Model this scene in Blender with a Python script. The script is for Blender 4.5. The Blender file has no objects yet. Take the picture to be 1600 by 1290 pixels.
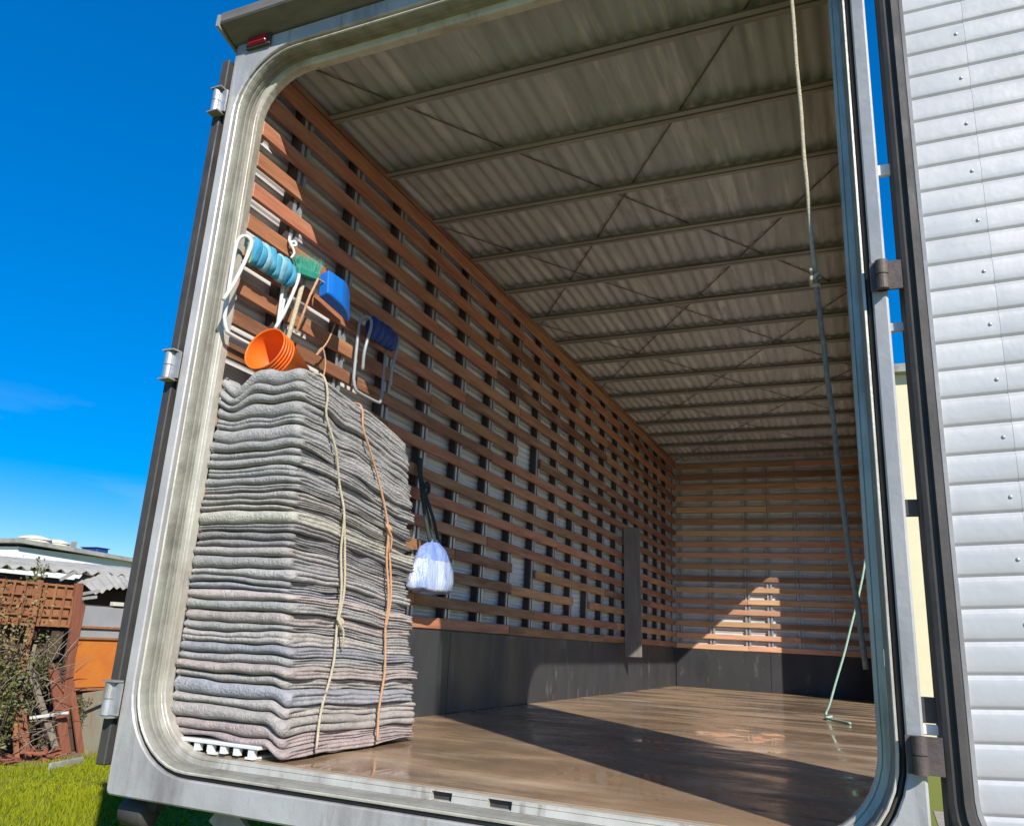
import bpy, bmesh, math, random
from mathutils import Vector, Matrix, noise
R = math.radians
random.seed(7)
sc = bpy.context.scene
COL = sc.collection

# ------------------------------------------------------------------ camera
cam_d = bpy.data.cameras.new('camera'); cam = bpy.data.objects.new('camera', cam_d); COL.objects.link(cam)
cam_d.sensor_fit = 'HORIZONTAL'; cam_d.sensor_width = 36.0; cam_d.lens = 1252.4 / 1600 * 36
cam_d.clip_start = 0.05; cam_d.clip_end = 3000
_yaw, _pit, _rol = R(-24.277), R(15.895), R(3.188)
_f = Vector((math.sin(_yaw)*math.cos(_pit), math.cos(_yaw)*math.cos(_pit), math.sin(_pit)))
_r = _f.cross(Vector((0, 0, 1))).normalized(); _u = _r.cross(_f)
_rr = _r*math.cos(_rol) + _u*math.sin(_rol); _uu = -_r*math.sin(_rol) + _u*math.cos(_rol)
_m = Matrix((_rr, _uu, -_f)).transposed().to_4x4(); _m.translation = Vector((2.407, -2.371, 0.440))
cam.matrix_world = _m
sc.camera = cam

# ------------------------------------------------------------------ sky, sun, exposure
SUN = Vector((-1.1, 1.0, -1.05)).normalized()          # the way the light travels
EL = math.asin(-SUN.z); AZ = math.atan2(-SUN.x, -SUN.y)
w = bpy.data.worlds.new('World'); sc.world = w; w.use_nodes = True
nt = w.node_tree; bgn = nt.nodes['Background']
sky = nt.nodes.new('ShaderNodeTexSky'); sky.sky_type = 'NISHITA'; sky.sun_disc = False
sky.sun_elevation = EL; sky.sun_rotation = AZ
sky.altitude = 0; sky.air_density = 0.85; sky.dust_density = 0.0; sky.ozone_density = 6.0
hsv = nt.nodes.new('ShaderNodeHueSaturation'); hsv.inputs['Saturation'].default_value = 1.95; hsv.inputs['Value'].default_value = 1.58; hsv.inputs['Hue'].default_value = 0.512
gam = nt.nodes.new('ShaderNodeGamma'); gam.inputs[1].default_value = 0.60
nt.links.new(sky.outputs[0], gam.inputs[0]); nt.links.new(gam.outputs[0], hsv.inputs['Color'])
_tc = nt.nodes.new('ShaderNodeTexCoord'); _mp = nt.nodes.new('ShaderNodeMapping'); _mp.inputs['Scale'].default_value = (3.2, 3.2, 15)
_nz = nt.nodes.new('ShaderNodeTexNoise'); _nz.inputs['Scale'].default_value = 1.6; _nz.inputs['Detail'].default_value = 7
_cr = nt.nodes.new('ShaderNodeMapRange'); _cr.inputs[1].default_value = .60; _cr.inputs[2].default_value = .86; _cr.inputs[4].default_value = .18
_mx = nt.nodes.new('ShaderNodeMix'); _mx.data_type = 'RGBA'; _mx.inputs[7].default_value = (4.2, 4.6, 5.0, 1)
nt.links.new(_tc.outputs['Generated'], _mp.inputs[0]); nt.links.new(_mp.outputs[0], _nz.inputs['Vector']); nt.links.new(_nz.outputs['Fac'], _cr.inputs[0])
_sp = nt.nodes.new('ShaderNodeSeparateXYZ'); nt.links.new(_tc.outputs['Generated'], _sp.inputs[0])
_lo = nt.nodes.new('ShaderNodeMapRange'); _lo.inputs[1].default_value = .30; _lo.inputs[2].default_value = .10; nt.links.new(_sp.outputs['Z'], _lo.inputs[0])
_ml = nt.nodes.new('ShaderNodeMath'); _ml.operation = 'MULTIPLY'; nt.links.new(_cr.outputs[0], _ml.inputs[0]); nt.links.new(_lo.outputs[0], _ml.inputs[1]); nt.links.new(_ml.outputs[0], _mx.inputs[0])
nt.links.new(hsv.outputs[0], _mx.inputs[6]); nt.links.new(_mx.outputs[2], bgn.inputs[0])
bgn.inputs[1].default_value = 0.14
sd = bpy.data.lights.new('sun', 'SUN'); so = bpy.data.objects.new('sun', sd); COL.objects.link(so)
sd.energy = 4.6; sd.angle = R(0.53); sd.color = (1.0, 0.945, 0.86)
so.rotation_euler = SUN.to_track_quat('-Z', 'Y').to_euler(); so.location = (12, -14, 14)
sc.view_settings.view_transform = 'Standard'; sc.view_settings.look = 'None'
sc.view_settings.exposure = 0.5; sc.view_settings.gamma = 1.0; sc.view_settings.use_curve_mapping = False

# ------------------------------------------------------------------ materials
def mat(name, c1, c2=None, scale=6.0, rough=.6, rough2=None, metal=0.0, bump=0.0, bscale=60.0, stretch=(1, 1, 1),
        dirt=None, dscale=3.0, dlo=.52, dhi=.68, spec=.5, rand=0.0, bstretch=None, obcol=False, detail=6, trans=0.0, dstretch=None, rust=None, rstretch=(9, 9, .35), rlo=.6, rhi=.8, rscale=1.0):
    m = bpy.data.materials.new(name); m.use_nodes = True
    n = m.node_tree.nodes; l = m.node_tree.links; b = n['Principled BSDF']
    tc = n.new('ShaderNodeTexCoord'); oi = n.new('ShaderNodeObjectInfo')
    add = n.new('ShaderNodeVectorMath'); add.operation = 'MULTIPLY_ADD'
    l.new(oi.outputs['Random'], add.inputs[0]); add.inputs[1].default_value = (13, 17, 19); l.new(tc.outputs['Object'], add.inputs[2])
    def mapped(st):
        mp = n.new('ShaderNodeMapping'); mp.inputs['Scale'].default_value = st; l.new(add.outputs[0], mp.inputs[0]); return mp.outputs[0]
    def nz(st, s, det=detail, ro=.6):
        t = n.new('ShaderNodeTexNoise'); t.inputs['Scale'].default_value = s; t.inputs['Detail'].default_value = det; t.inputs['Roughness'].default_value = ro
        l.new(mapped(st), t.inputs['Vector']); return t.outputs['Fac']
    def ramp(sock, lo, hi):
        r_ = n.new('ShaderNodeMapRange'); r_.inputs[1].default_value = lo; r_.inputs[2].default_value = hi; r_.clamp = True
        l.new(sock, r_.inputs[0]); return r_.outputs[0]
    def mix(f, a, c, mode='MIX'):
        x = n.new('ShaderNodeMix'); x.data_type = 'RGBA'; x.blend_type = mode
        if isinstance(f, float): x.inputs[0].default_value = f
        else: l.new(f, x.inputs[0])
        for s, v in ((x.inputs[6], a), (x.inputs[7], c)):
            if isinstance(v, tuple): s.default_value = (*v, 1)
            else: l.new(v, s)
        return x.outputs[2]
    c2 = c2 or tuple(v*.75 for v in c1)
    f1 = ramp(nz(stretch, scale), .3, .7)
    col = mix(f1, c1, c2)
    if obcol: col = mix(1.0, col, oi.outputs['Color'], 'MULTIPLY')
    if rand:
        h = n.new('ShaderNodeHueSaturation'); r2 = n.new('ShaderNodeMapRange'); r2.inputs[3].default_value = 1-rand; r2.inputs[4].default_value = 1+rand
        l.new(oi.outputs['Random'], r2.inputs[0]); l.new(r2.outputs[0], h.inputs['Value']); l.new(col, h.inputs['Color'])
        m7 = n.new('ShaderNodeMath'); m7.operation = 'MULTIPLY'; m7.inputs[1].default_value = 7.3; l.new(oi.outputs['Random'], m7.inputs[0]); m8 = n.new('ShaderNodeMath'); m8.operation = 'FRACT'; l.new(m7.outputs[0], m8.inputs[0])
        r9 = n.new('ShaderNodeMapRange'); r9.inputs[3].default_value = .492; r9.inputs[4].default_value = .518; l.new(m8.outputs[0], r9.inputs[0]); l.new(r9.outputs[0], h.inputs['Hue']); col = h.outputs[0]
    if dirt:
        f2 = ramp(nz(dstretch or stretch, dscale, 8, .65), dlo, dhi); col = mix(f2, col, dirt)
    if rust:
        f3 = ramp(nz(rstretch, rscale, 8, .7), rlo, rhi); col = mix(f3, col, rust)
    l.new(col, b.inputs['Base Color'])
    b.inputs['Metallic'].default_value = metal; b.inputs['Specular IOR Level'].default_value = spec
    if rough2 is not None:
        r3 = n.new('ShaderNodeMapRange'); r3.inputs[1].default_value = .35; r3.inputs[2].default_value = .65
        r3.inputs[3].default_value = rough; r3.inputs[4].default_value = rough2
        l.new(nz(stretch, scale*.6), r3.inputs[0]); l.new(r3.outputs[0], b.inputs['Roughness'])
    else: b.inputs['Roughness'].default_value = rough
    if trans: b.inputs['Transmission Weight'].default_value = trans
    if bump:
        bp = n.new('ShaderNodeBump'); bp.inputs['Strength'].default_value = bump; bp.inputs['Distance'].default_value = .01
        l.new(nz(bstretch or stretch, bscale, 4), bp.inputs['Height']); l.new(bp.outputs[0], b.inputs['Normal'])
    return m

MT = dict(
 frame=mat('galvanised_paint', (.47, .465, .455), (.36, .355, .35), 5, .36, .62, .2, .2, 25, dirt=(.12, .10, .09), dscale=2.0, dlo=.52, dhi=.74, rust=(.17, .11, .075), rstretch=(14, 14, .4), rlo=.56, rhi=.78, rscale=1.0, dstretch=(1, 1, .25)),
 capm=mat('weathered_cap', (.17, .16, .15), (.12, .11, .10), 6, .6, .8, .1, .1, 30, stretch=(1, 4, 4)),
 sealband=mat('olive_seal_band', (.27, .265, .225), (.18, .175, .145), 12, .55, .75, 0, .2, 60, dirt=(.10, .09, .07), dscale=3, dlo=.55, dhi=.8),
 strip=mat('pale_strip', (.60, .575, .49), (.45, .425, .36), 9, .32, .5, .25, .15, 60, dirt=(.22, .18, .13), dscale=4, dlo=.5, dhi=.74, dstretch=(1, 1, .3), rust=(.17, .095, .055), rstretch=(7, 7, .5), rlo=.56, rhi=.76, rscale=1.6),
 groove=mat('groove_rubber', (.07, .068, .06), (.12, .11, .09), 12, .8, bump=.2),
 rubber=mat('black_rubber', (.035, .033, .032), (.06, .055, .05), 10, .55, .75, bump=.1),
 doorskin=mat('white_door_skin', (.50, .50, .50), (.43, .43, .435), 4, .35, .5, .15, .35, 5, dirt=(.36, .36, .355), dscale=2.5, dlo=.5, dhi=.9, dstretch=(.4, .4, 2)),
 alu=mat('aluminium_sheet', (.66, .66, .66), (.56, .56, .56), 5, .38, .55, .12, .05, 40, dirt=(.3, .28, .26), dscale=2, dlo=.58, dhi=.85),
 galv=mat('galvanised_post', (.50, .52, .53), (.38, .39, .40), 14, .4, .6, .6, .1, 60, dirt=(.25, .17, .11), dscale=6, dlo=.6, dhi=.8),
 ceil=mat('dirty_galvanised_sheet', (.46, .47, .465), (.31, .315, .31), 3, .6, .8, .1, .12, 30, stretch=(6, .5, 1), dirt=(.66, .65, .63), dscale=1.8, dlo=.54, dhi=.74, rust=(.17, .14, .12), rstretch=(1.3, 1.1, 1), rlo=.58, rhi=.78, rscale=1.4, dstretch=(7, .6, 1)),
 beam=mat('beam_steel', (.33, .32, .295), (.22, .21, .19), 5, .55, .75, .2, .1, 40, stretch=(.5, 3, 3), dirt=(.16, .09, .06), dscale=3, dlo=.62, dhi=.8),
 rod=mat('brace_rust', (.11, .09, .075), (.16, .13, .11), 10, .8),
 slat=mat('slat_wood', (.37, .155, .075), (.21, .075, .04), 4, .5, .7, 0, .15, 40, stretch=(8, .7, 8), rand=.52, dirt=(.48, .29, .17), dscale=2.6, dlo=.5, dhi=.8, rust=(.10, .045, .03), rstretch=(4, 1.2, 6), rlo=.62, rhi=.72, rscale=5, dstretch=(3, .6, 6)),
 slatx=mat('slat_wood_across_lit', (.55, .31, .18), (.37, .18, .10), 4, .5, .7, 0, .15, 40, stretch=(.7, 8, 8), rand=.52, dirt=(.54, .32, .17), dscale=2.6, dlo=.5, dhi=.8, rust=(.10, .045, .03), rstretch=(1.2, 4, 6), rlo=.62, rhi=.72, rscale=5, dstretch=(.6, 3, 6)),  # sunlight put into colour: lighter than side slats to brighten the bulkhead's sun patch
 postshade=mat('post_shade_dark', (.045, .032, .028), (.07, .05, .042), 6, .8),
 hingem=mat('grimy_hinge', (.13, .105, .095), (.08, .06, .052), 14, .5, .7, .3, .2, 60),
 kick=mat('black_kick_board', (.026, .027, .029), (.040, .041, .043), 5, .45, .65, 0, .08, 30, stretch=(1, 1, .4), dirt=(.24, .23, .22), dscale=3.5, dlo=.6, dhi=.9, dstretch=(2, 2, .7), rust=(.42, .41, .39), rstretch=(3, 3, 3), rlo=.70, rhi=.74, rscale=3),
 floor=None,
 lampred=mat('red_lens', (.35, .01, .015), (.28, .008, .012), 20, .25),
 dark=mat('dark_underbody', (.03, .028, .026), (.05, .045, .04), 6, .8),
 felt=mat('felt_blanket', (1.14, 1.12, 1.09), (.80, .80, .80), 34, .95, bump=1.0, bscale=120, obcol=True, detail=3, dirt=None, spec=.15),
 ropec=mat('cream_rope', (.60, .53, .38), (.45, .39, .27), 60, .85, bump=.8, bscale=220),
 ropep=mat('peach_rope', (.62, .36, .20), (.50, .27, .15), 60, .85, bump=.8, bscale=220),
 ropeg=mat('pale_green_rope', (.42, .60, .46), (.30, .46, .36), 50, .7, bump=.6, bscale=200),
 ropedk=mat('dark_green_rope', (.02, .06, .05), (.035, .03, .03), 40, .8),
 ropebr=mat('brown_rope', (.32, .26, .205), (.20, .16, .13), 50, .85, bump=.6, bscale=200),
 white=mat('white_plastic', (.72, .72, .70), (.62, .62, .60), 10, .45),
 tube=mat('white_enamel_tube', (.70, .71, .69), (.60, .61, .59), 16, .3),
 tubeg=mat('grey_enamel_tube', (.34, .36, .38), (.28, .29, .31), 16, .35),
 web1=mat('turquoise_webbing', (.02, .28, .52), (.10, .42, .58), 9, .6, bump=.6, bscale=120, stretch=(3, 6, 1), detail=2),
 web2=mat('pale_webbing', (.28, .52, .62), (.20, .44, .58), 30, .6, bump=.5, bscale=160),
 web3=mat('navy_webbing', (.015, .06, .24), (.012, .045, .18), 30, .6, bump=.5, bscale=160),
 yellow=mat('yellow_strap', (.50, .50, .10), (.42, .42, .08), 20, .6),
 orange=mat('orange_plastic', (.80, .16, .012), (.74, .13, .010), 6, .35, .55, 0, .08, 20, dirt=(.55, .20, .07), dscale=5, dlo=.58, dhi=.8),
 blue=mat('blue_plastic', (.008, .16, .58), (.008, .13, .50), 6, .35),
 bristle=mat('green_bristle', (.03, .30, .20), (.02, .22, .15), 40, .7),
 bag=mat('plastic_bag', (.50, .58, .72), (.70, .72, .74), 7, .22, bump=.9, bscale=26, stretch=(3, 3, .6), dirt=(.20, .32, .66), dscale=3.5, dlo=.42, dhi=.62, rust=(.38, .36, .33), rstretch=(3, 3, 3), rlo=.62, rhi=.8, rscale=4),
 bagblue=mat('blue_bag_film', (.13, .21, .62), (.30, .40, .72), 9, .25, bump=.8, bscale=26, stretch=(3, 3, .6)),
 plank=mat('grey_plank', (.20, .18, .165), (.13, .115, .10), 5, .85, bump=.4, bscale=50, stretch=(6, 6, .6)),
 rust=mat('rusty_iron', (.36, .15, .06), (.22, .09, .045), 7, .85, bump=.4, bscale=40, dirt=(.36, .18, .07), dscale=4),
 rustor=mat('orange_rust_panel', (.60, .20, .025), (.46, .12, .02), 2.5, .7, bump=.2, dirt=(.30, .09, .03), dscale=2.2, dlo=.55, dhi=.8),
 greysh=mat('grey_sheet', (.27, .27, .27), (.33, .33, .34), 3, .7, bump=.15, dirt=(.25, .16, .1), dscale=3, dlo=.62, dhi=.85),
 greenbd=mat('mossy_board', (.20, .21, .15), (.27, .23, .16), 4, .85, bump=.3, stretch=(4, 4, .6), dirt=(.28, .14, .08), dscale=3),
 wood=mat('weathered_timber', (.30, .25, .19), (.20, .16, .12), 4, .9, bump=.4, stretch=(5, 5, .8)),
 redwood=mat('red_timber', (.28, .10, .05), (.18, .06, .035), 4, .9, bump=.4, stretch=(5, 5, .8)),
 fibro=mat('fibre_cement', (.36, .35, .32), (.26, .25, .225), 5, .9, bump=.2, dirt=(.2, .19, .17), dscale=3),
 whitewall=mat('white_render', (.78, .78, .76), (.70, .70, .68), 2, .9),
 cream=mat('cream_render', (.78, .70, .46), (.72, .64, .42), 2, .9),
 tank=mat('cream_tank', (.66, .62, .48), (.58, .54, .42), 3, .7),
 tankb=mat('blue_tank', (.012, .04, .16), (.012, .05, .20), 3, .5),
 brown=mat('brown_wall', (.10, .065, .05), (.07, .045, .035), 3, .9),
 gravel=mat('pale_bounce_gravel', (.36, .32, .27), (.28, .25, .21), 9, .95, bump=.6, bscale=60, dirt=(.2, .17, .13), dscale=1.5),
 earth=mat('dirt', (.16, .10, .07), (.22, .15, .10), 5, .95, bump=.5, bscale=20),
 grassg=mat('lawn_ground', (.15, .165, .010), (.17, .18, .014), 1.2, .95, bump=.6, bscale=40, dirt=(.14, .11, .05), dscale=.9, dlo=.6, dhi=.8),
 grass=mat('grass_blade', (.24, .255, .008), (.18, .21, .008), .8, .9, spec=.1, dirt=(.30, .28, .03), dscale=2, dlo=.58, dhi=.75),
 leaf=mat('weed_leaf', (.09, .115, .028), (.14, .14, .045), 5, .6),
 leafdry=mat('dry_weed_leaf', (.27, .19, .08), (.17, .14, .05), 5, .7),
 stem=mat('weed_stem', (.12, .09, .05), None, 8, .8),
)

def floor_mat():
    m = mat('worn_varnished_plywood', (.37, .255, .155), (.26, .17, .10), 1.7, .3, None, 0, .02, 9, stretch=(.8, 1.5, 1), dirt=(.52, .40, .27), dscale=1.7, dlo=.50, dhi=.72, dstretch=(.7, 1.8, 1),
            rust=(.20, .125, .075), rstretch=(1.2, 1.6, 1), rlo=.6, rhi=.78, rscale=1.5, spec=.7)
    n = m.node_tree.nodes; l = m.node_tree.links; b = n['Principled BSDF']
    tc = n.new('ShaderNodeTexCoord'); mp = n.new('ShaderNodeMapping'); mp.inputs['Scale'].default_value = (.55, 1.7, 1); l.new(tc.outputs['Object'], mp.inputs[0])
    t = n.new('ShaderNodeTexNoise'); t.inputs['Scale'].default_value = 1.5; t.inputs['Detail'].default_value = 7; t.inputs['Roughness'].default_value = .62; l.new(mp.outputs[0], t.inputs['Vector'])
    r_ = n.new('ShaderNodeMapRange'); r_.inputs[1].default_value = .42; r_.inputs[2].default_value = .60; r_.inputs[3].default_value = .03; r_.inputs[4].default_value = .42
    l.new(t.outputs['Fac'], r_.inputs[0]); l.new(r_.outputs[0], b.inputs['Roughness'])
    w_ = n.new('ShaderNodeTexWave'); w_.inputs['Scale'].default_value = 1.3; w_.inputs['Distortion'].default_value = 6; w_.inputs['Detail'].default_value = 3; l.new(tc.outputs['Object'], w_.inputs['Vector'])
    bp = n.new('ShaderNodeBump'); bp.inputs['Strength'].default_value = .05; bp.inputs['Distance'].default_value = .02; l.new(w_.outputs['Fac'], bp.inputs['Height']); l.new(bp.outputs[0], b.inputs['Normal'])
    return m
MT['floor'] = floor_mat()
# ------------------------------------------------------------------ helpers
ORG = {}
def W0(o): return ORG.get(o.name, Vector((0, 0, 0)))
class MB:
    def __init__(s): s.v = []; s.f = []; s.sm = []
    def add(s, vs, fs, smooth=False):
        n = len(s.v); s.v += [tuple(v) for v in vs]; s.f += [tuple(i+n for i in f) for f in fs]; s.sm += [smooth]*len(fs); return s
    def box(s, x0, x1, y0, y1, z0, z1):
        return s.add([(x, y, z) for x in (x0, x1) for y in (y0, y1) for z in (z0, z1)],
                     [(0, 1, 3, 2), (4, 6, 7, 5), (0, 4, 5, 1), (2, 3, 7, 6), (0, 2, 6, 4), (1, 5, 7, 3)])
    def cbox(s, c, ax, ay, az, h):      # oriented box: centre, 3 axes, half sizes
        c = Vector(c); A = [Vector(a).normalized()*k for a, k in zip((ax, ay, az), h)]
        return s.add([c + A[0]*i + A[1]*j + A[2]*k for i in (-1, 1) for j in (-1, 1) for k in (-1, 1)],
                     [(0, 1, 3, 2), (4, 6, 7, 5), (0, 4, 5, 1), (2, 3, 7, 6), (0, 2, 6, 4), (1, 5, 7, 3)])
    def board(s, a, b, wdt, thk, up=(1, 0, 0)):   # plank from a to b; thickness along up
        a, b = Vector(a), Vector(b); d = (b-a); L = d.length; d.normalize(); t = Vector(up); t = (t - d*t.dot(d)).normalized(); q = d.cross(t)
        return s.cbox((a+b)/2, d, q, t, (L/2, wdt/2, thk/2))
    def tube(s, path, r, n=8, closed=False, cap=True):
        P = [Vector(p) for p in path]; N = len(P); rs = r if isinstance(r, (list, tuple)) else [r]*N
        rings = []; prev = None
        for i in range(N):
            if closed: t = P[(i+1) % N] - P[i-1]
            else: t = P[min(i+1, N-1)] - P[max(i-1, 0)]
            t.normalize()
            if prev is None:
                a = Vector((0, 0, 1)) if abs(t.z) < .9 else Vector((1, 0, 0)); u = t.cross(a).normalized()
            else: u = (prev - t*prev.dot(t)); u = u.normalized() if u.length > 1e-6 else t.orthogonal().normalized()
            prev = u; q = t.cross(u)
            rings.append([P[i] + (u*math.cos(2*math.pi*k/n) + q*math.sin(2*math.pi*k/n))*rs[i] for k in range(n)])
        vs = [v for rg in rings for v in rg]; fs = []
        for i in range(N if closed else N-1):
            j = (i+1) % N
            for k in range(n): fs.append((i*n+k, i*n+(k+1) % n, j*n+(k+1) % n, j*n+k))
        if cap and not closed: fs += [tuple(range(n))[::-1], tuple((N-1)*n+k for k in range(n))]
        return s.add(vs, fs, True)
    def lathe(s, c, axis, prof, n=24, sm=True):  # prof: (distance along axis, radius)
        c = Vector(c); a = Vector(axis).normalized(); u = a.orthogonal().normalized(); q = a.cross(u)
        vs = [c + a*h + (u*math.cos(2*math.pi*k/n)+q*math.sin(2*math.pi*k/n))*r for h, r in prof for k in range(n)]
        fs = [(i*n+k, i*n+(k+1) % n, (i+1)*n+(k+1) % n, (i+1)*n+k) for i in range(len(prof)-1) for k in range(n)]
        return s.add(vs, fs, sm)
    def prism(s, poly, fn, d0, d1):     # poly of 2D points, fn(a,b,d)->xyz
        n = len(poly); vs = [fn(a, b, d0) for a, b in poly] + [fn(a, b, d1) for a, b in poly]
        return s.add(vs, [tuple(range(n))[::-1], tuple(range(n, 2*n))] + [(i, (i+1) % n, n+(i+1) % n, n+i) for i in range(n)])
    def mesh(s, name):
        me = bpy.data.meshes.new(name); me.from_pydata(s.v, [], s.f); me.polygons.foreach_set('use_smooth', s.sm); me.update(); return me
    def build(s, name, m, parent=None, bevel=0.0, fix=True):
        me = s.mesh(name)
        if fix or bevel:
            bm = bmesh.new(); bm.from_mesh(me)
            if bevel: bmesh.ops.bevel(bm, geom=list(bm.edges), offset=bevel, segments=1, affect='EDGES', clamp_overlap=True)
            bmesh.ops.recalc_face_normals(bm, faces=bm.faces); bm.to_mesh(me); bm.free()
        return link(name, me, m, parent)
def link(name, me, m, parent=None, loc=(0, 0, 0)):
    o = bpy.data.objects.new(name, me); COL.objects.link(o)
    mm = MT[m] if isinstance(m, str) else m
    if mm and not me.materials: me.materials.append(mm)
    loc = Vector(loc); ORG[o.name] = loc
    if parent: o.parent = parent; o.location = loc - W0(parent)
    else: o.location = loc
    return o
def thing(name, label, cat, loc, group=None):
    o = bpy.data.objects.new(name, None); COL.objects.link(o); o.empty_display_size = .1
    ORG[o.name] = Vector(loc); o.location = loc
    return tag(o, label, cat, group)
def tag(o, label, cat, group=None):
    o['label'] = label; o['category'] = cat
    if group: o['group'] = group
    return o
def setting(o): o['kind'] = 'structure'; return o
def lerp(a, b, t): return a + (b-a)*t
def smooth(a, b, x):
    t = max(0, min(1, (x-a)/(b-a))); return t*t*(3-2*t)
def catmull(pts, n=6):
    P = [Vector(p) for p in pts]; P = [P[0]*2-P[1]] + P + [P[-1]*2-P[-2]]; out = []
    for i in range(1, len(P)-2):
        a, b, c, d = P[i-1:i+3]
        for k in range(n):
            t = k/n; out.append(.5*((2*b) + (c-a)*t + (2*a-5*b+4*c-d)*t*t + (3*b-a-3*c+d)*t**3))
    return out + [P[-2]]

# ================================================================== THE SETTING
GZ = -1.10
b = MB(); b.add([(-400, -400, GZ), (400, -400, GZ), (400, 400, GZ), (-400, 400, GZ)], [(0, 1, 2, 3)])
setting(b.build('ground', 'grassg'))
b = MB()
pts = []
for k in range(40):
    a = 2*math.pi*k/40; rr = 1+.18*noise.noise((math.cos(a)*2, math.sin(a)*2, 3))
    pts.append((-6.75+1.0*math.cos(a)*rr, 4.0+1.9*math.sin(a)*rr, GZ+.006))
b.add(pts, [tuple(range(40))]); setting(b.build('bare_earth', 'earth'))

b = MB(); b.add([(2.75, -9, GZ+.005), (9.5, -9, GZ+.005), (10.5, 8.2, GZ+.005), (2.9, 8.4, GZ+.005)], [(0, 1, 2, 3)]); setting(b.build('bounce_ground', 'gravel'))  # unseen pale ground added to cut green bounce and brighten the cargo box
# lawn blades (nobody could count them)
def lawn(name, label, n, x0, x1, y0, y1, keep=None):
    vs = []; fs = []
    for i in range(n):
        x = random.uniform(x0, x1); y = random.uniform(y0, y1)
        if keep and not keep(x, y): continue
        h = random.uniform(.025, .06)*(1+.6*noise.noise((x*.9, y*.9, 0))); a = random.uniform(0, 6.28); wv = random.uniform(.004, .008)
        dx, dy = math.cos(a)*wv, math.sin(a)*wv; lx, ly = random.uniform(-.03, .03), random.uniform(-.03, .03)
        k = len(vs); vs += [(x-dx, y-dy, GZ), (x+dx, y+dy, GZ), (x+lx, y+ly, GZ+h)]; fs.append((k, k+1, k+2))
    b = MB(); b.add(vs, fs); o = b.build(name, 'grass', fix=False); tag(o, label, 'grass'); o['kind'] = 'stuff'; return o
lawn('lawn_grass', 'short bright green grass of the yard left of the truck', 95000, -7.6, -.6, .3, 7.5, lambda x, y: not (x < -6.0 and y < 5.0 and noise.noise((x*1.5, y*1.5, 5)) > -.25))

# ================================================================== THE TRUCK
Wd, Ht, L = 2.4, 2.87, 8.69
truck = thing('moving_truck', 'large removals truck with open rear doors and wood slatted cargo box', 'truck', (1.2, 4.3, GZ))

# ---- rear frame: swept profile round a rounded opening
def rloop(ol, orr, ob, ot, rad, y, n=10):
    x0, x1, z0, z1 = -ol, Wd+orr, -ob, Ht+ot; out = []
    for cx, cz, a0 in ((x1-rad, z1-rad, 0), (x0+rad, z1-rad, 90), (x0+rad, z0+rad, 180), (x1-rad, z0+rad, 270)):
        for k in range(n+1):
            a = R(a0+90*k/n); out.append((cx+rad*math.cos(a), y, cz+rad*math.sin(a)))
    return out
def sweep(mb, loops, smoothf=False, closed=True):
    n = len(loops[0]); m_ = len(loops); vs = [p for lp in loops for p in lp]
    fs = [(i*n+k, i*n+(k+1) % n, ((i+1) % m_)*n+(k+1) % n, ((i+1) % m_)*n+k) for i in range(m_ if closed else m_-1) for k in range(n)]
    mb.add(vs, fs, smoothf); return mb
r0 = .235
def LP(o, y): return rloop(o, o, o+.004, o, r0+o, y)
b = MB()
sweep(b, [LP(0, .03), LP(0, -.004), LP(.003, -.010), LP(.010, -.012), LP(.012, -.0095), LP(.014, -.012), LP(.030, -.016), LP(.030, .03)])
inner = b.build('frame_flange', 'strip', truck)
# two bolt slots cut through the sill strip
def cut(o, boxes):
    for bx_ in boxes:
        c = MB().box(*bx_).build('cutter', 'dark'); md = o.modifiers.new('cut', 'BOOLEAN'); md.operation = 'DIFFERENCE'; md.object = c; md.solver = 'EXACT'
        dg = bpy.context.evaluated_depsgraph_get(); me = bpy.data.meshes.new_from_object(o.evaluated_get(dg)); o.modifiers.clear(); o.data = me
        bpy.data.objects.remove(c)
o_loc = inner.location.copy(); inner.parent = None; inner.location = (0, 0, 0)
cut(inner, [(1.145, 1.215, -.06, .012, -.032, -.008), (1.335, 1.412, -.06, .012, -.032, -.008)])
inner.parent = truck; inner.location = o_loc
for x0_, x1_ in ((1.146, 1.214), (1.336, 1.411)): MB().box(x0_, x1_, .004, .0115, -.0315, -.0085).build('slot_shade', 'rubber', truck)  # dark block set in each slot in place of the hole's own shade
b = MB(); sweep(b, [LP(.0305, -.010), LP(.0305, -.022), LP(.0335, -.028), LP(.0305, -.034), LP(.0305, -.046), LP(.0335, -.052), LP(.0305, -.058), LP(.0305, -.070), LP(.034, -.080), LP(.0385, -.086), LP(.0385, -.010)]); b.build('seal_band', 'sealband', truck)
b = MB(); sweep(b, [LP(.039, -.02), LP(.039, -.089), LP(.042, -.093), LP(.0475, -.092), LP(.0475, -.02)]); b.build('frame_lip', 'strip', truck)
b = MB()
sweep(b, [rloop(.049, .049, .053, .049, r0+.049, -.066), rloop(.063, .063, .067, .063, r0+.063, -.066), rloop(.063, .063, .067, .063, r0+.063, .02), rloop(.049, .049, .053, .049, r0+.049, .02)])
b.build('seal_groove', 'groove', truck)
b = MB(); pth = rloop(.056, .056, .06, .056, r0+.056, -.074); b.tube(pth, .0065, 6, closed=True); b.build('seal', 'rubber', truck)
b = MB()
sweep(b, [rloop(.064, .064, .068, .064, r0+.064, .02), rloop(.064, .064, .068, .064, r0+.064, -.092), rloop(.068, .068, .072, .068, r0+.068, -.097),
          rloop(.098, .098, .145, .125, .02, -.103), rloop(.104, .104, .151, .131, .02, -.098), rloop(.104, .104, .151, .131, .02, .02)])
outer = b.build('rear_frame', 'frame', truck)
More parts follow.
